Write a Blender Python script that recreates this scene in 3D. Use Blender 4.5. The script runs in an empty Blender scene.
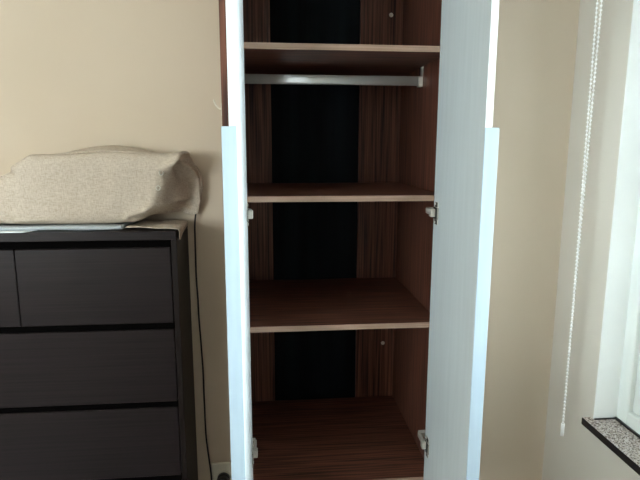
import bpy, bmesh, math, random
from mathutils import Vector, Matrix, noise

random.seed(7)
scene = bpy.context.scene
C = scene.collection
H = 1.48                       # camera height above the floor


def Z(r):
    return r + H


# ------------------------------------------------------------------ camera
cam_data = bpy.data.cameras.new('camera')
cam = bpy.data.objects.new('camera', cam_data)
C.objects.link(cam)
cam_data.sensor_width = 36.0
cam_data.lens = 533.0 / 640.0 * 36.0
cam_data.clip_start = 0.02
yaw, pit, rol = math.radians(5.324), math.radians(9.893), math.radians(0.1)
fw = Vector((math.sin(yaw) * math.cos(pit), math.cos(yaw) * math.cos(pit), -math.sin(pit)))
rt = Vector((math.cos(yaw), -math.sin(yaw), 0))
up = rt.cross(fw)
r2 = rt * math.cos(rol) + up * math.sin(rol)
u2 = up * math.cos(rol) - rt * math.sin(rol)
m = Matrix((r2, u2, -fw)).transposed().to_4x4()
m.translation = Vector((0, 0, H))
cam.matrix_world = m
scene.camera = cam

# ------------------------------------------------------------------ world and daylight
world = bpy.data.worlds.new('sky')
scene.world = world
world.use_nodes = True
bg = world.node_tree.nodes['Background']
bg.inputs['Color'].default_value = (0.88, 0.95, 1.0, 1)
bg.inputs['Strength'].default_value = 12.5


def daylight(name, loc, rot, sx, sy, power, col):
    l = bpy.data.lights.new(name, 'AREA')
    l.shape = 'RECTANGLE'
    l.size, l.size_y = sx, sy
    l.energy = power
    l.color = col
    o = bpy.data.objects.new(name, l)
    C.objects.link(o)
    o.location = loc
    o.rotation_euler = rot
    return o


# skylight pouring through the two windows of the room (side window, and the one behind the camera)
daylight('daylight_side_window', (1.30, -0.15, 1.45), (0, math.radians(90), 0), 1.5, 2.9, 70, (0.95, 0.98, 1.0))
daylight('daylight_rear_window', (-2.75, -2.65, 1.70), (math.radians(90), 0, 0), 1.4, 1.3, 112, (0.97, 0.98, 1.0))

vs = scene.view_settings
vs.view_transform = 'Standard'
vs.look = 'None'
vs.gamma = 1.0
vs.exposure = 0.0
vs.use_curve_mapping = False


# ------------------------------------------------------------------ materials
def lin(rgb):
    out = []
    for v in rgb:
        v /= 255.0
        out.append(v / 12.92 if v <= 0.04045 else ((v + 0.055) / 1.055) ** 2.4)
    return (*out, 1.0)


def base_mat(name, rgb, rough=0.5, metal=0.0, spec=0.5):
    mt = bpy.data.materials.new(name)
    mt.use_nodes = True
    b = mt.node_tree.nodes['Principled BSDF']
    b.inputs['Base Color'].default_value = lin(rgb)
    b.inputs['Roughness'].default_value = rough
    b.inputs['Metallic'].default_value = metal
    b.inputs['Specular IOR Level'].default_value = spec
    return mt, mt.node_tree, b


def noise_mat(name, a, b_, scale=(1, 1, 1), nscale=5.0, detail=4.0, lo=0.35, hi=0.65, rough=0.5,
              metal=0.0, spec=0.5, bump=0.0, bdist=0.001):
    mt, nt, b = base_mat(name, a, rough, metal, spec)
    N, L = nt.nodes, nt.links
    tc = N.new('ShaderNodeTexCoord')
    mp = N.new('ShaderNodeMapping')
    mp.inputs['Scale'].default_value = scale
    nz = N.new('ShaderNodeTexNoise')
    nz.inputs['Scale'].default_value = nscale
    nz.inputs['Detail'].default_value = detail
    rp = N.new('ShaderNodeValToRGB')
    rp.color_ramp.elements[0].position = lo
    rp.color_ramp.elements[0].color = lin(a)
    rp.color_ramp.elements[1].position = hi
    rp.color_ramp.elements[1].color = lin(b_)
    L.new(tc.outputs['Object'], mp.inputs['Vector'])
    L.new(mp.outputs[0], nz.inputs['Vector'])
    L.new(nz.outputs['Fac'], rp.inputs[0])
    L.new(rp.outputs[0], b.inputs['Base Color'])
    if bump:
        bp = N.new('ShaderNodeBump')
        bp.inputs['Strength'].default_value = bump
        bp.inputs['Distance'].default_value = bdist
        L.new(nz.outputs['Fac'], bp.inputs['Height'])
        L.new(bp.outputs[0], b.inputs['Normal'])
    return mt


M = {}
M['wall'] = noise_mat('cream_wall_paint', (202, 187, 166), (207, 192, 172), (1, 1, 1), 2.2, 5, 0.3, 0.7, 0.75, spec=0.25, bump=0.05)
M['wall_daylit'] = noise_mat('daylit_cream_wall_paint', (207, 201, 189), (212, 206, 195), (1, 1, 1), 2.2, 5, 0.3, 0.7, 0.75, spec=0.25, bump=0.05)  # same cream paint, greyed to carry the bluish daylight on this wall
M['reveal'] = noise_mat('white_reveal_paint', (240, 243, 241), (245, 248, 246), (1, 1, 1), 4, 4, rough=0.6, spec=0.3)
M['ceiling'] = noise_mat('white_ceiling_paint', (232, 230, 222), (238, 236, 230), (1, 1, 1), 3, 3, rough=0.8, spec=0.2)
M['floor'] = noise_mat('grey_floor_tile', (104, 102, 102), (116, 114, 113), (1, 1, 1), 4, 4, rough=0.35)
WA, WB = (44, 23, 18), (130, 82, 64)
M['wood_x'] = noise_mat('walnut_grain_across', WA, WB, (2.2, 70, 70), 2.0, 6, 0.32, 0.68, 0.42, spec=0.35, bump=0.08)
M['wood_z'] = noise_mat('walnut_grain_upright', WA, WB, (95, 95, 1.6), 2.0, 6, 0.32, 0.68, 0.45, spec=0.35, bump=0.08)
M['wood_edge'] = noise_mat('walnut_edge_band', (150, 122, 104), (176, 148, 130), (2, 200, 200), 2.0, 4, rough=0.35)
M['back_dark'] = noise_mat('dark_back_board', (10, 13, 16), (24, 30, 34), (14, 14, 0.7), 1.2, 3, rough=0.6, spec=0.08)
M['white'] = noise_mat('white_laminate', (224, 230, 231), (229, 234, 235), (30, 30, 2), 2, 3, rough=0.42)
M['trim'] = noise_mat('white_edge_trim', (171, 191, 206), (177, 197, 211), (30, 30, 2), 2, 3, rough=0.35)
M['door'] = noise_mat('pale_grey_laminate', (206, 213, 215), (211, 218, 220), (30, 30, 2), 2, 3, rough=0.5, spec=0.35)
M['chrome'], _, _ = base_mat('satin_aluminium', (235, 238, 236), 0.4, 0.55)
M['nickel'], _, _ = base_mat('nickel', (222, 218, 208), 0.35, 0.45)
M['gunmetal'], _, _ = base_mat('dark_hinge_steel', (38, 38, 34), 0.45, 0.2)
DA, DB = (22, 16, 17), (34, 26, 27)
M['dresser_x'] = noise_mat('black_brown_grain_across', DA, DB, (1.6, 120, 120), 2.0, 5, 0.3, 0.7, 0.40, spec=0.2, bump=0.05)
M['dresser_z'] = noise_mat('black_brown_grain_upright', (17, 11, 10), (28, 19, 16), (110, 110, 1.6), 2.0, 5, 0.3, 0.7, 0.45, spec=0.2, bump=0.05)
M['dresser_in'], _, _ = base_mat('drawer_gap_shade', (7, 6, 6), 0.95, 0, 0.02)  # near black, puts the shade of the drawer gaps into the colour
M['paper'], _, _ = base_mat('white_paper', (232, 238, 242), 0.6)
M['cable'], _, _ = base_mat('black_rubber', (18, 18, 18), 0.45)
M['plastic'], _, _ = base_mat('ivory_plastic', (222, 216, 200), 0.35)
M['bead'], _, _ = base_mat('white_bead_plastic', (252, 252, 250), 0.3)
M['pvc'] = noise_mat('white_window_frame', (226, 232, 228), (234, 238, 234), (6, 6, 2), 3, 4, rough=0.35)
M['gasket_and_joint_shade'], _, _ = base_mat('black_gasket_and_joint_shade', (24, 26, 28), 0.5)
M['sill_edge'], _, _ = base_mat('black_polished_stone', (16, 19, 26), 0.12, 0.0, 0.6)


def granite():
    mt, nt, b = base_mat('speckled_granite', (150, 140, 134), 0.25)
    N, L = nt.nodes, nt.links
    tc = N.new('ShaderNodeTexCoord')
    vo = N.new('ShaderNodeTexVoronoi')
    vo.inputs['Scale'].default_value = 330
    rp = N.new('ShaderNodeValToRGB')
    e = rp.color_ramp.elements
    e[0].position, e[0].color = 0.0, lin((104, 94, 88))
    e[1].position, e[1].color = 1.0, lin((228, 222, 218))
    x = e.new(0.35)
    x.color = lin((158, 145, 137))
    x = e.new(0.6)
    x.color = lin((190, 180, 174))
    rp.color_ramp.interpolation = 'CONSTANT'
    sp = N.new('ShaderNodeSeparateColor')
    L.new(tc.outputs['Object'], vo.inputs['Vector'])
    L.new(vo.outputs['Color'], sp.inputs[0])
    L.new(sp.outputs[0], rp.inputs[0])
    L.new(rp.outputs[0], b.inputs['Base Color'])
    return mt


def linen():
    mt, nt, b = base_mat('beige_linen', (190, 172, 152), 0.9, 0, 0.1)
    N, L = nt.nodes, nt.links
    tc = N.new('ShaderNodeTexCoord')
    outs = []
    for sc in ((90, 90, 520), (520, 520, 90)):
        mp = N.new('ShaderNodeMapping')
        mp.inputs['Scale'].default_value = sc
        nz = N.new('ShaderNodeTexNoise')
        nz.inputs['Scale'].default_value = 1.0
        nz.inputs['Detail'].default_value = 3
        L.new(tc.outputs['Object'], mp.inputs['Vector'])
        L.new(mp.outputs[0], nz.inputs['Vector'])
        outs.append(nz.outputs['Fac'])
    ad = N.new('ShaderNodeMath')
    ad.operation = 'ADD'
    L.new(outs[0], ad.inputs[0])
    L.new(outs[1], ad.inputs[1])
    ml = N.new('ShaderNodeMath')
    ml.operation = 'MULTIPLY'
    ml.inputs[1].default_value = 0.5
    L.new(ad.outputs[0], ml.inputs[0])
    rp = N.new('ShaderNodeValToRGB')
    rp.color_ramp.elements[0].position = 0.36
    rp.color_ramp.elements[0].color = lin((176, 162, 145))
    rp.color_ramp.elements[1].position = 0.64
    rp.color_ramp.elements[1].color = lin((206, 194, 179))
    L.new(ml.outputs[0], rp.inputs[0])
    L.new(rp.outputs[0], b.inputs['Base Color'])
    bp = N.new('ShaderNodeBump')
    bp.inputs['Strength'].default_value = 0.25
    bp.inputs['Distance'].default_value = 0.001
    L.new(ml.outputs[0], bp.inputs['Height'])
    L.new(bp.outputs[0], b.inputs['Normal'])
    return mt


def glass():
    mt = bpy.data.materials.new('window_glass')
    mt.use_nodes = True
    nt = mt.node_tree
    nt.nodes.clear()
    o = nt.nodes.new('ShaderNodeOutputMaterial')
    mx = nt.nodes.new('ShaderNodeMixShader')
    tr = nt.nodes.new('ShaderNodeBsdfTransparent')
    tr.inputs[0].default_value = (0.95, 0.98, 0.97, 1)
    gl = nt.nodes.new('ShaderNodeBsdfGlossy')
    gl.inputs['Roughness'].default_value = 0.02
    fr = nt.nodes.new('ShaderNodeFresnel')
    fr.inputs[0].default_value = 1.45
    nt.links.new(fr.outputs[0], mx.inputs[0])
    nt.links.new(tr.outputs[0], mx.inputs[1])
    nt.links.new(gl.outputs[0], mx.inputs[2])
    nt.links.new(mx.outputs[0], o.inputs[0])
    return mt


M['granite'] = granite()
M['linen'] = linen()
M['glass'] = glass()
M['cloth'] = noise_mat('pale_grey_blue_cloth', (168, 176, 180), (186, 192, 196), (200, 200, 200), 2, 3, rough=0.9, spec=0.1, bump=0.2)


# ------------------------------------------------------------------ geometry helpers
def box(bm, x0, x1, y0, y1, z0, z1, bev=0.0, seg=1, mi=0):
    r = bmesh.ops.create_cube(bm, size=1.0)
    vv = r['verts']
    for v in vv:
        v.co = Vector(((x0 + x1) / 2 + v.co.x * (x1 - x0), (y0 + y1) / 2 + v.co.y * (y1 - y0), (z0 + z1) / 2 + v.co.z * (z1 - z0)))
    fs = set(f for v in vv for f in v.link_faces)
    for f in fs:
        f.material_index = mi
    if bev > 0:
        es = list(set(e for v in vv for e in v.link_edges))
        bmesh.ops.bevel(bm, geom=es, offset=bev, segments=seg, affect='EDGES', profile=0.5, clamp_overlap=True)


def cyl(bm, p0, p1, r0, r1=None, n=20, mi=0):
    p0, p1 = Vector(p0), Vector(p1)
    r1 = r0 if r1 is None else r1
    d = p1 - p0
    q = d.to_track_quat('Z', 'Y').to_matrix().to_4x4()
    mt = Matrix.Translation((p0 + p1) / 2) @ q
    r = bmesh.ops.create_cone(bm, cap_ends=True, cap_tris=False, segments=n, radius1=r0, radius2=r1, depth=d.length, matrix=mt)
    for f in set(f for v in r['verts'] for f in v.link_faces):
        f.material_index = mi
        f.smooth = len(f.verts) == 4


def smooth_path(pts, sub=6):
    pts = [Vector(p) for p in pts]
    out = []
    for i in range(len(pts) - 1):
        p0 = pts[max(i - 1, 0)]
        p1, p2 = pts[i], pts[i + 1]
        p3 = pts[min(i + 2, len(pts) - 1)]
        for k in range(sub):
            t = k / sub
            out.append(0.5 * ((2 * p1) + (p2 - p0) * t + (2 * p0 - 5 * p1 + 4 * p2 - p3) * t * t + (3 * p1 - p0 - 3 * p2 + p3) * t ** 3))
    out.append(pts[-1])
    return out


def tube(bm, pts, r, n=8):
    rings = []
    N_ = len(pts)
    for i, p in enumerate(pts):
        d = (pts[min(i + 1, N_ - 1)] - pts[max(i - 1, 0)]).normalized()
        a = d.cross(Vector((0, 1, 0.01)))
        if a.length < 1e-4:
            a = d.cross(Vector((1, 0, 0)))
        a.normalize()
        b = d.cross(a)
        rings.append([bm.verts.new(p + (a * math.cos(2 * math.pi * k / n) + b * math.sin(2 * math.pi * k / n)) * r) for k in range(n)])
    for i in range(N_ - 1):
        for k in range(n):
            f = bm.faces.new((rings[i][k], rings[i][(k + 1) % n], rings[i + 1][(k + 1) % n], rings[i + 1][k]))
            f.smooth = True
    bm.faces.new(rings[0])
    bm.faces.new(rings[-1])


def obj(name, bm, mats, parent=None):
    bmesh.ops.recalc_face_normals(bm, faces=bm.faces)
    me = bpy.data.meshes.new(name)
    bm.to_mesh(me)
    bm.free()
    for mm in (mats if isinstance(mats, (list, tuple)) else [mats]):
        me.materials.append(M[mm])
    o = bpy.data.objects.new(name, me)
    C.objects.link(o)
    if parent is not None:
        o.parent = parent
        o.matrix_parent_inverse = Matrix.Translation(parent_origin(parent)).inverted()
    return o


def parent_origin(p):
    v = Vector((0, 0, 0))
    while p is not None:
        v = v + Vector(p.location)
        p = None
    return v


def boxobj(name, dims, mat, parent=None, bev=0.0, seg=1):
    bm = bmesh.new()
    box(bm, *dims, bev=bev, seg=seg)
    return obj(name, bm, mat, parent)


def thing(name, label, cat, loc, group=None):
    o = bpy.data.objects.new(name, None)
    o.empty_display_size = 0.05
    C.objects.link(o)
    o.location = loc
    o['label'] = label
    o['category'] = cat
    if group:
        o['group'] = group
    return o


def struct(o, label):
    o['kind'] = 'structure'
    o['label'] = label
    return o


# ------------------------------------------------------------------ the room
XW = 0.96            # face of the right wall
YW = 1.665           # face of the back wall
XL, YF, HC = -3.7, -2.4, 2.6
WL, WR, WT = -0.126, 0.500, 2.24     # niche the wardrobe stands in

bm = bmesh.new()
box(bm, XL - 0.12, WL, YW, 2.10, 0, HC)
box(bm, WR, XW + 0.25, YW, 2.10, 0, HC)
box(bm, WL, WR, YW, 2.10, WT, HC)
box(bm, WL, WR, 2.03, 2.10, 0, WT)
struct(obj('wall_back', bm, 'wall'), 'cream painted wall behind the wardrobe and the dresser')

WY0, WY1 = -1.75, 1.408      # side window opening
WZ0, WZ1 = Z(-0.806), 2.20
bm = bmesh.new()
box(bm, XW, XW + 0.25, WY1, YW, 0, HC)
box(bm, XW, XW + 0.25, YF - 0.12, WY0, 0, HC)
box(bm, XW, XW + 0.25, WY0, WY1, 0, WZ0 - 0.024)
box(bm, XW, XW + 0.25, WY0, WY1, WZ1, HC)
struct(obj('wall_right', bm, 'wall_daylit'), 'cream painted wall with the window opening')
LX0, LX1, LZ0, LZ1 = -3.5, -2.0, 0.95, 2.35      # opening in the wall behind the camera
struct(boxobj('wall_left', (XL - 0.12, XL, YF - 0.12, YW, 0, HC), 'wall'), 'cream painted side wall')
bm = bmesh.new()
box(bm, XL, LX0, YF - 0.12, YF, 0, HC)
box(bm, LX1, XW, YF - 0.12, YF, 0, HC)
box(bm, LX0, LX1, YF - 0.12, YF, 0, LZ0)
box(bm, LX0, LX1, YF - 0.12, YF, LZ1, HC)
struct(obj('wall_front', bm, 'wall'), 'cream painted wall with a second window opposite the wardrobe')
struct(boxobj('floor', (XL - 0.12, XW + 0.25, YF - 0.12, 2.10, -0.1, 0), 'floor'), 'grey tiled floor')
struct(boxobj('ceiling', (XL - 0.12, XW + 0.25, YF - 0.12, 2.10, HC, HC + 0.1), 'ceiling'), 'white ceiling')

# window in the right wall: sill, frame, gasket, two sashes, panes
win = bpy.data.objects.new('window_1', None)
C.objects.link(win)
win.location = (XW, (WY0 + WY1) / 2, WZ0)
struct(win, 'white framed window in a plastered recess')
FX = 1.030
bm = bmesh.new()
box(bm, 0.932, FX + 0.02, WY0 - 0.015, 1.424, WZ0 - 0.024, WZ0, bev=0.003, seg=2)
for f in bm.faces:
    if f.normal.x < -0.5 or f.normal.y > 0.5 or f.normal.z < -0.5:
        f.material_index = 1
sill = obj('window_sill', bm, ['granite', 'sill_edge'], win)
sill['label'] = 'speckled stone sill with black polished edge'
bm = bmesh.new()
box(bm, FX, FX + 0.07, WY1 - 0.05, WY1, WZ0, WZ1, 0.003)
box(bm, FX, FX + 0.07, WY0, WY0 + 0.05, WZ0, WZ1, 0.003)
box(bm, FX, FX + 0.07, WY0 + 0.05, WY1 - 0.05, WZ0, WZ0 + 0.045, 0.003)
box(bm, FX, FX + 0.07, WY0 + 0.05, WY1 - 0.05, WZ1 - 0.05, WZ1, 0.003)
obj('window_frame', bm, 'pvc', win)
bm = bmesh.new()
box(bm, FX - 0.006, FX, WY0, WY1, WZ0, WZ0 + 0.006)
box(bm, FX - 0.070, FX, WY1 - 0.007, WY1 - 0.004, WZ0, WZ0 + 0.004)  # dark strip drawn for the shadow where jamb meets sill, not a seal
obj('gasket_and_joint_shade', bm, 'gasket_and_joint_shade', win)
mid = (WY0 + WY1) / 2
for (a, b) in ((WY0 + 0.052, mid - 0.002), (mid + 0.002, WY1 - 0.052)):
    z0, z1 = WZ0 + 0.047, WZ1 - 0.052
    bm = bmesh.new()
    w = 0.06
    box(bm, FX + 0.012, FX + 0.062, a, a + w, z0, z1, 0.004, 2)
    box(bm, FX + 0.012, FX + 0.062, b - w, b, z0, z1, 0.004, 2)
    box(bm, FX + 0.012, FX + 0.062, a + w, b - w, z0, z0 + w, 0.004, 2)
    box(bm, FX + 0.012, FX + 0.062, a + w, b - w, z1 - w, z1, 0.004, 2)
    sh = obj('sash', bm, 'pvc', win)
    bm = bmesh.new()
    box(bm, FX + 0.034, FX + 0.040, a + w - 0.004, b - w + 0.004, z0 + w - 0.004, z1 - w + 0.004)
    p = obj('pane', bm, 'glass', win)

# white plastered lining of the recess
bm = bmesh.new()
box(bm, XW - 0.0005, FX, WY1 - 0.004, WY1 + 0.0005, WZ0 + 0.0003, WZ1 - 0.004, 0)
box(bm, XW - 0.0005, FX, WY0 - 0.0005, WY0 + 0.004, WZ0 + 0.0003, WZ1 - 0.004, 0)
box(bm, XW - 0.0005, FX, WY0 - 0.0005, WY1 + 0.0005, WZ1 - 0.004, WZ1 + 0.0005, 0)
obj('reveal_lining', bm, 'reveal', win)

# window behind the camera
win2 = bpy.data.objects.new('window_2', None)
C.objects.link(win2)
win2.location = ((LX0 + LX1) / 2, YF, LZ0)
struct(win2, 'white framed window in the wall opposite the wardrobe')
lm_ = (LX0 + LX1) / 2
bm = bmesh.new()
for d in ((LX0, LX0 + 0.06, LZ0, LZ1), (LX1 - 0.06, LX1, LZ0, LZ1), (LX0 + 0.06, LX1 - 0.06, LZ0, LZ0 + 0.06), (LX0 + 0.06, LX1 - 0.06, LZ1 - 0.06, LZ1), (lm_ - 0.03, lm_ + 0.03, LZ0 + 0.06, LZ1 - 0.06)):
    box(bm, d[0], d[1], YF - 0.09, YF - 0.03, d[2], d[3], 0.003)
obj('window_frame', bm, 'pvc', win2)
for a, b in ((LX0 + 0.06, lm_ - 0.03), (lm_ + 0.03, LX1 - 0.06)):
    boxobj('pane', (a, b, YF - 0.063, YF - 0.057, LZ0 + 0.06, LZ1 - 0.06), 'glass', win2)

# ------------------------------------------------------------------ wardrobe
OL, OR_ = -0.122, 0.496          # outer faces of the sides
IL, IR = -0.102, 0.478           # inner faces
F, B = 1.430, 1.965              # front edge, face of the back strips
ZB = Z(-0.982)                   # top of the bottom board
ZT = 2.22
w = thing('wardrobe', 'tall walnut wardrobe with both white doors open and empty shelves', 'wardrobe', (0.187, 1.7, 0))
boxobj('side_panel', (OL, IL, F, 2.00, 0.0, ZT), 'wood_z', w, 0.001)
boxobj('side_panel', (IR, OR_, F, 2.00, 0.0, ZT), 'wood_z', w, 0.001)
boxobj('top_panel', (IL, IR, F, 2.00, ZT - 0.018, ZT), 'wood_x', w, 0.001)


def shelf(name, ztop, th=0.016, back=B - 0.001):
    o = boxobj(name, (IL + 0.001, IR - 0.001, F + 0.001, back, ztop - th, ztop), 'wood_x', w, 0.0008)
    eb = boxobj('edge_band', (IL + 0.001, IR - 0.001, F - 0.0006, F + 0.001, ztop - th + 0.0003, ztop - 0.0003), 'wood_edge', o)
    eb['label'] = 'paler edge band along the shelf front'
    return o


shelf('shelf', Z(0.262))
shelf('shelf', Z(-0.130))
shelf('shelf', Z(-0.494))
shelf('bottom_panel', ZB, 0.018)
bk = boxobj('back_strip', (IL + 0.001, 0.007, B, B + 0.012, ZB - 0.018, ZT - 0.018), 'wood_z', w)
bk2 = boxobj('back_strip', (0.326, IR - 0.001, B, B + 0.012, ZB - 0.018, ZT - 0.018), 'wood_z', w)
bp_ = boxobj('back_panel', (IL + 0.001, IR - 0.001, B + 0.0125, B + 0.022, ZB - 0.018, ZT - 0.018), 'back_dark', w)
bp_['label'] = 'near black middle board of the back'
for (x, z, par) in ((0.435, Z(0.461), bk2), (0.432, Z(-0.759), bk2)):
    bm = bmesh.new()
    cyl(bm, (x, B, z), (x, B - 0.002, z), 0.0075, 0.006)
    cyl(bm, (x, B - 0.002, z), (x, B - 0.0026, z), 0.003, 0.002)
    o = obj('screw_cap', bm, 'nickel', par)
for (zz) in (0.262, -0.130, -0.494):
    for xs, sgn in ((IL, 1), (IR, -1)):
        bm = bmesh.new()
        cyl(bm, (xs, F + 0.028, Z(zz - 0.019)), (xs + sgn * 0.009, F + 0.028, Z(zz - 0.019)), 0.0025, n=10)
        obj('shelf_pin', bm, 'nickel', w)
# drawers below the open compartment
for i, (a, b) in enumerate(((0.09, 0.278), (0.282, 0.472))):
    d = boxobj('drawer', (OL + 0.002, OR_ - 0.002, F - 0.018, F - 0.001, a, b), 'white', w, 0.001)
boxobj('plinth', (IL, IR, F + 0.03, F + 0.048, 0, 0.088), 'wood_x', w)
# hanging rail
YR, ZR = 1.693, Z(0.204)
bm = bmesh.new()
ring = []
npr = 28
for xx in (IL + 0.002, IR - 0.002):
    ring.append([bm.verts.new((xx, YR + 0.0075 * math.copysign(abs(math.cos(t)) ** 0.5, math.cos(t)), ZR + 0.0145 * math.copysign(abs(math.sin(t)) ** 0.75, math.sin(t)))) for t in [2 * math.pi * k / npr for k in range(npr)]])
for k in range(npr):
    f = bm.faces.new((ring[0][k], ring[0][(k + 1) % npr], ring[1][(k + 1) % npr], ring[1][k]))
    f.smooth = True
bm.faces.new(ring[0])
bm.faces.new(ring[1])
rail = obj('hanging_rail', bm, 'chrome', w)
rail['label'] = 'chrome hanging rail'
for xs, sgn in ((IL, 1), (IR, -1)):
    bm = bmesh.new()
    a, b = sorted((xs + sgn * 0.0002, xs + sgn * 0.003))
    box(bm, a, b, YR - 0.012, YR + 0.012, ZR - 0.018, ZR + 0.055, 0.001)
    a, b = sorted((xs + sgn * 0.003, xs + sgn * 0.014))
    box(bm, a, b, YR - 0.011, YR - 0.008, ZR - 0.0165, ZR + 0.012, 0.0008)
    box(bm, a, b, YR + 0.008, YR + 0.011, ZR - 0.0165, ZR + 0.012, 0.0008)
    box(bm, a, b, YR - 0.011, YR + 0.011, ZR - 0.018, ZR - 0.0145, 0.0008)
    cyl(bm, (xs + sgn * 0.003, YR, ZR + 0.042), (xs + sgn * 0.005, YR, ZR + 0.042), 0.004, n=10)
    obj('rail_bracket', bm, 'nickel', rail)

# doors: 16 mm leaf over the full height, a thicker front below, trim on the free edge
YN = 1.10                        # free edge of the open doors
DZ0, DZ1, STEP = ZB - 0.016, ZT, Z(0.0405)


def door(sgn, xi, tilt):
    # sgn +1: right door (outer face towards +x); built straight, then turned about its hinge line
    def X(t):
        return tuple(sorted((xi + sgn * t[0], xi + sgn * t[1])))
    hinge_line = Vector((xi, 1.426, 0))
    rot = Matrix.Translation(hinge_line) @ Matrix.Rotation(math.radians(tilt), 4, 'Z') @ Matrix.Translation(-hinge_line)

    def fin(name, bm, mat, parent):
        bmesh.ops.transform(bm, matrix=rot, verts=bm.verts)
        return obj(name, bm, mat, parent)
    bm = bmesh.new()
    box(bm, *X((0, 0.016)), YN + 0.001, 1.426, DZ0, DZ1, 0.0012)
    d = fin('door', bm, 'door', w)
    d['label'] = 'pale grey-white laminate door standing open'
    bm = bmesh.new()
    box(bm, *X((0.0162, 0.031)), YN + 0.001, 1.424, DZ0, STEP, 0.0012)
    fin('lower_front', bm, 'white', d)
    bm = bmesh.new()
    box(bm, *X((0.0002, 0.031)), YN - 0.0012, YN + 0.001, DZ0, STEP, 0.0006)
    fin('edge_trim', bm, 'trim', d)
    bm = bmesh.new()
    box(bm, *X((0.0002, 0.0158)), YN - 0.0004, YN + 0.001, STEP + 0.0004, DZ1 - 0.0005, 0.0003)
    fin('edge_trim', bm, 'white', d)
    for zz in (Z(-0.176), Z(-0.864), Z(0.55)):
        bm = bmesh.new()
        # cup flange screwed to the door face
        box(bm, *X((-0.0022, 0.0)), 1.386, 1.411, zz - 0.031, zz + 0.031, 0.001, 1, 1)
        box(bm, *X((-0.0035, 0.0)), 1.382, 1.419, zz - 0.017, zz + 0.017, 0.001, 1, 1)
        for dz in (-0.025, 0.025):
            cyl(bm, (xi, 1.405, zz + dz), (xi - sgn * 0.0035, 1.405, zz + dz), 0.0038, n=10, mi=0)
        # arm crossing the gap to the cabinet side
        box(bm, *X((-0.015, 0.0)), 1.402, 1.422, zz - 0.011, zz + 0.011, 0.002, 2, 0)
        box(bm, *X((-0.010, -0.002)), 1.420, 1.470, zz - 0.008, zz + 0.008, 0.0015, 1, 0)
        box(bm, *X((-0.006, 0.026)), 1.462, 1.480, zz - 0.008, zz + 0.008, 0.0015, 1, 0)
        box(bm, *X((0.024, 0.029)), 1.452, 1.492, zz - 0.022, zz + 0.022, 0.001, 1, 0)
        fin('hinge', bm, ['nickel', 'gunmetal'], d)
    return d


dl = door(-1, -0.0615, -0.6)
dr = door(1, 0.4475, 0.1)

# ------------------------------------------------------------------ dresser
DX0, DX1 = -1.100, -0.256
DF, DBK = 1.455, 1.660
DT = Z(-0.225)
ds = thing('chest_of_drawers', 'black-brown wooden chest of drawers under the linen-covered bundle', 'dresser', ((DX0 + DX1) / 2, 1.56, 0))
boxobj('top_board', (DX0, DX1, DF, DBK, DT - 0.024, DT), 'dresser_x', ds, 0.0012)
boxobj('side_board', (DX0, DX0 + 0.015, DF, DBK, 0, DT - 0.0242), 'dresser_z', ds, 0.001)
boxobj('side_board', (DX1 - 0.015, DX1, DF, DBK, 0, DT - 0.0242), 'dresser_z', ds, 0.001)
boxobj('back_board', (DX0 + 0.0155, DX1 - 0.0155, DBK - 0.008, DBK, 0.04, DT - 0.025), 'dresser_in', ds)
xa, xb, xm = DX0 + 0.0175, DX1 - 0.0175, -0.681
rows = [(-0.270, -0.484), (-0.503, -0.718), (-0.737, -0.951), (-0.970, -1.184), (-1.203, -1.417)]
for i, (t, b) in enumerate(rows):
    spans = ((xa, xm - 0.0012), (xm + 0.0012, xb)) if i == 0 else ((xa, xb),)
    for (p, q) in spans:
        d = boxobj('drawer', (p, q, DF + 0.002, DF + 0.019, Z(b), Z(t)), 'dresser_x', ds, 0.002 if i == 0 else 0.0012)
        bm = bmesh.new()
        box(bm, p + 0.012, q - 0.012, DF + 0.0195, DBK - 0.012, Z(b) + 0.012, Z(t) - 0.035)
        obj('drawer_box', bm, 'dresser_in', d)
    rl = boxobj('rail', (xa, xb, DF + 0.007, DF + 0.0185, Z(t) + 0.0006, (Z(rows[i - 1][1]) if i else DT - 0.0242) - 0.0006), 'dresser_in', ds)  # black filler close behind the fronts, painted as the shade in the gap
boxobj('plinth', (xa, xb, DF + 0.03, DF + 0.045, 0, 0.055), 'dresser_x', ds)

# white sheet of paper at the front of the top
bm = bmesh.new()
pp = [(-0.98, 1.458), (-0.655, 1.458), (-0.632, 1.500), (-0.955, 1.560)]
lo = [bm.verts.new((x, y, DT + 0.0003)) for x, y in pp]
hi = [bm.verts.new((x, y, DT + 0.0022)) for x, y in pp]
bm.faces.new(lo)
bm.faces.new(hi)
for k in range(4):
    bm.faces.new((lo[k], lo[(k + 1) % 4], hi[(k + 1) % 4], hi[k]))
o = obj('paper_sheet', bm, 'paper')
o['label'] = 'white paper sheet lying at the front edge of the chest of drawers'
o['category'] = 'paper'

# folded pale cloth under the bundle
bm = bmesh.new()
nx, prof = 60, []
for k in range(17):
    t = math.pi / 2 + math.pi * k / 16
    prof.append((1.490 + 0.0055 * math.cos(t) * 1.3, 0.0055 * math.sin(t)))
prof = [(1.640, 0.0055)] + prof + [(1.640, -0.0055)]
rings = []
for i in range(nx + 1):
    x = -0.90 + (0.90 - 0.405) * i / nx
    sag = 0.004 * math.sin(x * 17) + 0.002 * math.sin(x * 41)
    rings.append([bm.verts.new((x, y + (sag if y < 1.6 else 0), DT + 0.0068 + zc * (1 + 0.1 * math.sin(x * 23 + 1)))) for y, zc in prof])
n = len(prof)
for i in range(nx):
    for k in range(n):
        f = bm.faces.new((rings[i][k], rings[i][(k + 1) % n], rings[i + 1][(k + 1) % n], rings[i + 1][k]))
        f.smooth = True
bm.faces.new(rings[0])
bm.faces.new(rings[-1])
o = obj('folded_cloth', bm, 'cloth')
o['label'] = 'thin pale grey-blue folded cloth flat under the linen bundle'
o['category'] = 'cloth'

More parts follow.
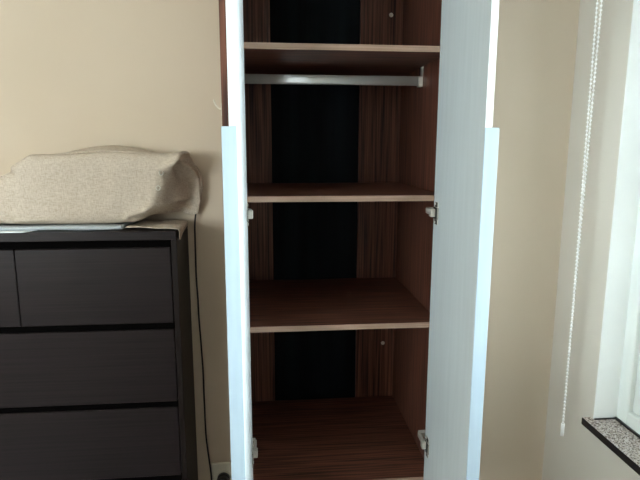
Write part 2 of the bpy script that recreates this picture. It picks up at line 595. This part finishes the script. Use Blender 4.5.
# ------------------------------------------------------------------ linen-covered bundle
bag = thing('linen_bundle', 'beige linen cover wrapped around a long boxy bundle on the chest of drawers', 'bag', (-0.49, 1.57, DT + 0.02))


def ip(tab, x):
    if x <= tab[0][0]:
        return tab[0][1]
    for (a, va), (b, vb) in zip(tab, tab[1:]):
        if x <= b:
            t = (x - a) / (b - a)
            t = t * t * (3 - 2 * t) * 0.5 + t * 0.5
            return va + (vb - va) * t
    return tab[-1][1]


top_t = [(-0.840, -0.140), (-0.825, -0.125), (-0.785, -0.112), (-0.725, -0.082), (-0.670, -0.038), (-0.640, -0.022), (-0.45, -0.016), (-0.29, -0.019), (-0.252, -0.014), (-0.238, -0.030), (-0.218, -0.055), (-0.208, -0.075), (-0.204, -0.100)]
bot_t = [(-0.840, -0.180), (-0.82, -0.202), (-0.76, -0.208), (-0.66, -0.212), (-0.45, -0.212), (-0.38, -0.209), (-0.33, -0.190), (-0.27, -0.194), (-0.238, -0.205), (-0.222, -0.200), (-0.204, -0.130)]
frt_t = [(-0.86, 1.56), (-0.82, 1.540), (-0.75, 1.512), (-0.68, 1.498), (-0.42, 1.496), (-0.33, 1.497), (-0.312, 1.500), (-0.298, 1.512), (-0.255, 1.580), (-0.222, 1.632), (-0.17, 1.64)]
bck_t = [(-0.840, 1.61), (-0.82, 1.640), (-0.70, 1.648), (-0.25, 1.648), (-0.22, 1.647), (-0.204, 1.645)]
# fold ridges on the front, in (x, z relative to the camera height): x0,z0, x1,z1, height, width
folds = [
    (-0.258, -0.060, -0.238, -0.140, -0.008, 0.013), (-0.245, -0.030, -0.225, -0.060, -0.006, 0.007), (-0.290, -0.150, -0.250, -0.165, -0.005, 0.007),
    (-0.720, -0.100, -0.640, -0.180, 0.0022, 0.02), (-0.50, -0.03, -0.47, -0.15, 0.0015, 0.03), (-0.40, -0.03, -0.43, -0.17, 0.0018, 0.025),
    (-0.262, -0.020, -0.330, -0.170, 0.007, 0.012), (-0.245, -0.020, -0.300, -0.060, 0.006, 0.008),
    (-0.240, -0.025, -0.215, -0.130, 0.006, 0.008), (-0.262, -0.045, -0.225, -0.110, -0.008, 0.008),
    (-0.300, -0.070, -0.250, -0.090, -0.006, 0.007), (-0.315, -0.115, -0.265, -0.085, 0.005, 0.007),
    (-0.340, -0.165, -0.230, -0.145, 0.006, 0.010), (-0.390, -0.190, -0.300, -0.160, 0.006, 0.010),
    (-0.380, -0.195, -0.240, -0.178, -0.006, 0.008), (-0.255, -0.095, -0.215, -0.160, 0.005, 0.007),
    (-0.700, -0.030, -0.735, -0.090, 0.006, 0.008), (-0.715, -0.050, -0.690, -0.075, -0.005, 0.007),
    (-0.770, -0.110, -0.715, -0.195, 0.005, 0.010), (-0.745, -0.070, -0.690, -0.055, 0.004, 0.006),
    (-0.760, -0.150, -0.700, -0.195, -0.005, 0.007), (-0.640, -0.020, -0.680, -0.060, 0.003, 0.008),
    (-0.560, -0.005, -0.300, -0.012, 0.003, 0.008), (-0.690, -0.198, -0.600, -0.195, 0.003, 0.006)]


def fold_disp(x, z):
    s = 0.0
    for x0, z0, x1, z1, a, wd in folds:
        dx, dz = x1 - x0, z1 - z0
        l2 = dx * dx + dz * dz
        t = max(0.0, min(1.0, ((x - x0) * dx + (z - z0) * dz) / l2))
        d2 = (x - x0 - t * dx) ** 2 + (z - z0 - t * dz) ** 2
        s += a * math.exp(-d2 / (wd * wd)) * (0.5 + 0.5 * math.sin(math.pi * (0.15 + 0.7 * t)))
    return s


bm = bmesh.new()
NU, NV = 190, 112
rings = []
for i in range(NU + 1):
    u = i / NU
    x = -0.840 + 0.636 * (0.5 - 0.5 * math.cos(math.pi * u)) * 0.35 + 0.636 * u * 0.65
    zt, zb, yf, yb = ip(top_t, x), ip(bot_t, x), ip(frt_t, x), ip(bck_t, x)
    yc, zc, a, b = (yf + yb) / 2, (zt + zb) / 2, (yb - yf) / 2, (zt - zb) / 2
    rg = []
    for k in range(NV):
        xo = 0.0
        t = 2 * math.pi * k / NV
        ct, st = math.cos(t), math.sin(t)
        ex = 0.31
        z = zc + b * math.copysign(abs(st) ** ex, st)
        yf = min(ip(frt_t, x - 0.40 * (z + 0.10)), yb - 0.012)
        yc, a = (yf + yb) / 2, (yb - yf) / 2
        y = yc + a * math.copysign(abs(ct) ** ex, ct)
        if ct < 0.25:                       # front and top carry the folds
            fd = fold_disp(x, z) * 1.9
            y -= fd
            if st > 0.5:
                z += fd * 0.35
            if x > -0.31:                   # the turned end carries them sideways too
                xo = fd * 0.9 * min(1.0, (x + 0.31) / 0.03)
        nn = noise.noise(Vector((x * 14, y * 14, z * 14))) * 0.0035 + noise.noise(Vector((x * 40, y * 40, z * 40))) * 0.0012
        y += nn if ct > 0 else -nn
        z += nn * 0.6 if st > 0 else 0.0
        z = max(z, -0.2120)
        y = min(y, 1.655)
        rg.append(bm.verts.new((x + xo, y, Z(z))))
    rings.append(rg)
for i in range(NU):
    for k in range(NV):
        f = bm.faces.new((rings[i][k], rings[i][(k + 1) % NV], rings[i + 1][(k + 1) % NV], rings[i + 1][k]))
        f.smooth = True
for rg in (rings[0], rings[-1]):
    c = Vector((0, 0, 0))
    for v in rg:
        c += v.co
    cv = bm.verts.new(c / NV)
    for k in range(NV):
        f = bm.faces.new((rg[k], rg[(k + 1) % NV], cv))
        f.smooth = True
obj('cover', bm, 'linen', bag)

# top flap of the cover folded back over the seam
bm = bmesh.new()
g = []
for i in range(41):
    s = i / 40
    x = -0.585 + 0.25 * s
    row = []
    for k in range(9):
        t = k / 8
        lift = math.sin(math.pi * s) ** 0.8 * 0.019 * (0.2 + 0.8 * t)
        row.append(bm.verts.new((x, 1.535 + 0.085 * t, Z(ip(top_t, x) + 0.002 + lift - 0.001))))
    g.append(row)
for i in range(40):
    for k in range(8):
        bm.faces.new((g[i][k], g[i + 1][k], g[i + 1][k + 1], g[i][k + 1])).smooth = True
o = obj('top_flap', bm, 'linen', bag)
sm = o.modifiers.new('thick', 'SOLIDIFY')
sm.thickness = 0.003

# flap of the cover hanging over the corner of the dresser
bm = bmesh.new()
g = []
for i in range(31):
    s = i / 30                                # along y
    y = 1.468 + 0.165 * s
    row = []
    start = -0.398 + 0.02 * s
    hang = 0.004 + 0.026 * math.exp(-((s - 0.10) / 0.35) ** 2) + 0.010 * s
    Lf = (DX1 + 0.004) - start
    for k in range(25):
        q = k / 24 * (Lf + hang)
        wv = 0.0015 * math.sin(s * 9 + k * 0.35)
        if q <= Lf:
            e = max(0.0, 1 - (Lf - q) / 0.03)
            row.append(bm.verts.new((start + q, y + 0.022 * (1 - q / Lf) * (1 - s), DT + 0.0045 + 0.003 * (1 - e) + wv * (1 - e))))
        else:
            row.append(bm.verts.new((DX1 + 0.004 + 0.002 + wv, y + 0.1 * (q - Lf), DT + 0.003 - (q - Lf))))
    g.append(row)
for i in range(30):
    for k in range(24):
        bm.faces.new((g[i][k], g[i + 1][k], g[i + 1][k + 1], g[i][k + 1])).smooth = True
o = obj('hanging_flap', bm, 'linen', bag)
sm = o.modifiers.new('thick', 'SOLIDIFY')
sm.thickness = 0.002

# small metal eyelets
for (x, z) in ((-0.296, -0.070), (-0.303, -0.110), (-0.765, -0.130)):
    y = ip(frt_t, x - 0.40 * (z + 0.10)) - 1.9 * fold_disp(x, z) - 0.006
    bm = bmesh.new()
    pts = [Vector((x + 0.005 * math.cos(t), y + 0.55 * 0.005 * math.cos(t) * (1 if x > -0.5 else -1), Z(z) + 0.006 * math.sin(t))) for t in [2 * math.pi * k / 16 for k in range(17)]]
    tube(bm, pts, 0.0016, 6)
    obj('eyelet', bm, 'nickel', bag)

# ------------------------------------------------------------------ cable, socket, plug
sk = thing('wall_socket', 'ivory plastic wall socket low beside the wardrobe', 'socket', (-0.165, YW, Z(-1.085)))
boxobj('cover_plate', (-0.211, -0.129, YW - 0.010, YW - 0.0003, Z(-1.127), Z(-1.045)), 'plastic', sk, 0.003, 2)
bm = bmesh.new()
cyl(bm, (-0.170, YW - 0.0102, Z(-1.098)), (-0.170, YW - 0.0125, Z(-1.098)), 0.026, 0.025, 28)
obj('socket_face', bm, 'plastic', sk)
cd = thing('power_cable', 'thin black power cable hanging down the wall to the socket', 'cable', (-0.225, 1.64, Z(-0.25)))
bm = bmesh.new()
path = [(-0.226, 1.640, Z(-0.190)), (-0.232, 1.645, Z(-0.235)), (-0.2335, 1.648, Z(-0.281)), (-0.2345, 1.650, Z(-0.392)), (-0.232, 1.650, Z(-0.472)), (-0.231, 1.650, Z(-0.537)), (-0.227, 1.650, Z(-0.637)), (-0.2245, 1.650, Z(-0.722)),
        (-0.2245, 1.650, Z(-0.808)), (-0.2225, 1.650, Z(-0.948)), (-0.211, 1.640, Z(-1.057)), (-0.204, 1.625, Z(-1.12)), (-0.187, 1.618, Z(-1.165)), (-0.172, 1.622, Z(-1.150)), (-0.170, 1.625, Z(-1.118))]
tube(bm, smooth_path(path, 8), 0.0026, 8)
obj('cord', bm, 'cable', cd)
bm = bmesh.new()
cyl(bm, (-0.170, YW - 0.0127, Z(-1.098)), (-0.170, YW - 0.030, Z(-1.098)), 0.021, 0.021, 28)
cyl(bm, (-0.170, YW - 0.030, Z(-1.098)), (-0.170, YW - 0.048, Z(-1.098)), 0.021, 0.015, 28)
cyl(bm, (-0.170, YW - 0.036, Z(-1.098)), (-0.170, YW - 0.040, Z(-1.125)), 0.006, 0.004, 12)
obj('plug', bm, 'cable', cd)

# ------------------------------------------------------------------ small hook on the wardrobe side
hk = thing('cord_hook', 'tiny white curved hook on the side of the wardrobe', 'hook', (OL, 1.445, Z(0.10)))
bm = bmesh.new()
box(bm, OL - 0.0025, OL + 0.0004, 1.438, 1.452, Z(0.080), Z(0.112), 0.0008)
obj('plate', bm, 'plastic', hk)
bm = bmesh.new()
tube(bm, smooth_path([(OL - 0.002, 1.445, Z(0.098)), (OL - 0.008, 1.445, Z(0.0985)), (OL - 0.0145, 1.445, Z(0.105)), (OL - 0.0195, 1.445, Z(0.114)), (OL - 0.0215, 1.445, Z(0.121))], 5), 0.0023, 8)
obj('hook_arm', bm, 'plastic', hk)

# ------------------------------------------------------------------ roller blind above the window and its bead chain
rb = thing('roller_blind', 'white roller blind rolled up above the window', 'blind', (0.905, 0.36, 2.27))
bm = bmesh.new()
cyl(bm, (0.908, -1.83, 2.30), (0.908, 1.465, 2.30), 0.030, n=28)
obj('roll', bm, 'pvc', rb)
for y0 in (-1.85, 1.49):
    bm = bmesh.new()
    box(bm, 0.875, XW - 0.0005, y0, y0 + 0.008, 2.265, 2.335, 0.002)
    obj('bracket', bm, 'plastic', rb)
ch = thing('bead_chain', 'white beaded pull chain hanging in a loop beside the window', 'chain', (0.908, 1.478, Z(-0.9)))
zt_, zb_ = 2.288, Z(-0.862)
nb = int((zt_ - zb_) / 0.0118)
rr = bmesh.new()
bmesh.ops.create_icosphere(rr, subdivisions=1, radius=1.0)
for sd in (-1, 1):
    bm = bmesh.new()
    pts = []
    for k in range(nb + 1):
        t = k / nb
        z = zt_ + (zb_ - zt_) * t
        # loop plane twists from broadside at the top to edge-on at the bottom
        rz = (z - Z(0.0)) / 0.5
        bl = max(0.0, min(1.0, 0.5 + 0.5 * rz))
        ang = math.radians(-32 + 88 * (1 - bl) ** 0.8)
        off = 0.0056 * bl + 0.0042 * (1 - bl)
        if t > 0.97:
            off *= 1 - (t - 0.97) / 0.03 * 0.6
        p = Vector((0.908 + sd * off * math.cos(ang), 1.478 + sd * off * math.sin(ang), z + sd * 0.003))
        pts.append(p)
        bmesh.ops.create_icosphere(bm, subdivisions=1, radius=0.0039, matrix=Matrix.Translation(p))
    tube(bm, pts, 0.0011, 5)
    for f in bm.faces:
        f.smooth = True
    obj('bead_strand', bm, 'bead', ch)
rr.free()
bm = bmesh.new()
cyl(bm, (0.908, 1.478, Z(-0.858)), (0.908, 1.478, Z(-0.898)), 0.0058, 0.0052, 14)
obj('connector', bm, 'bead', ch)
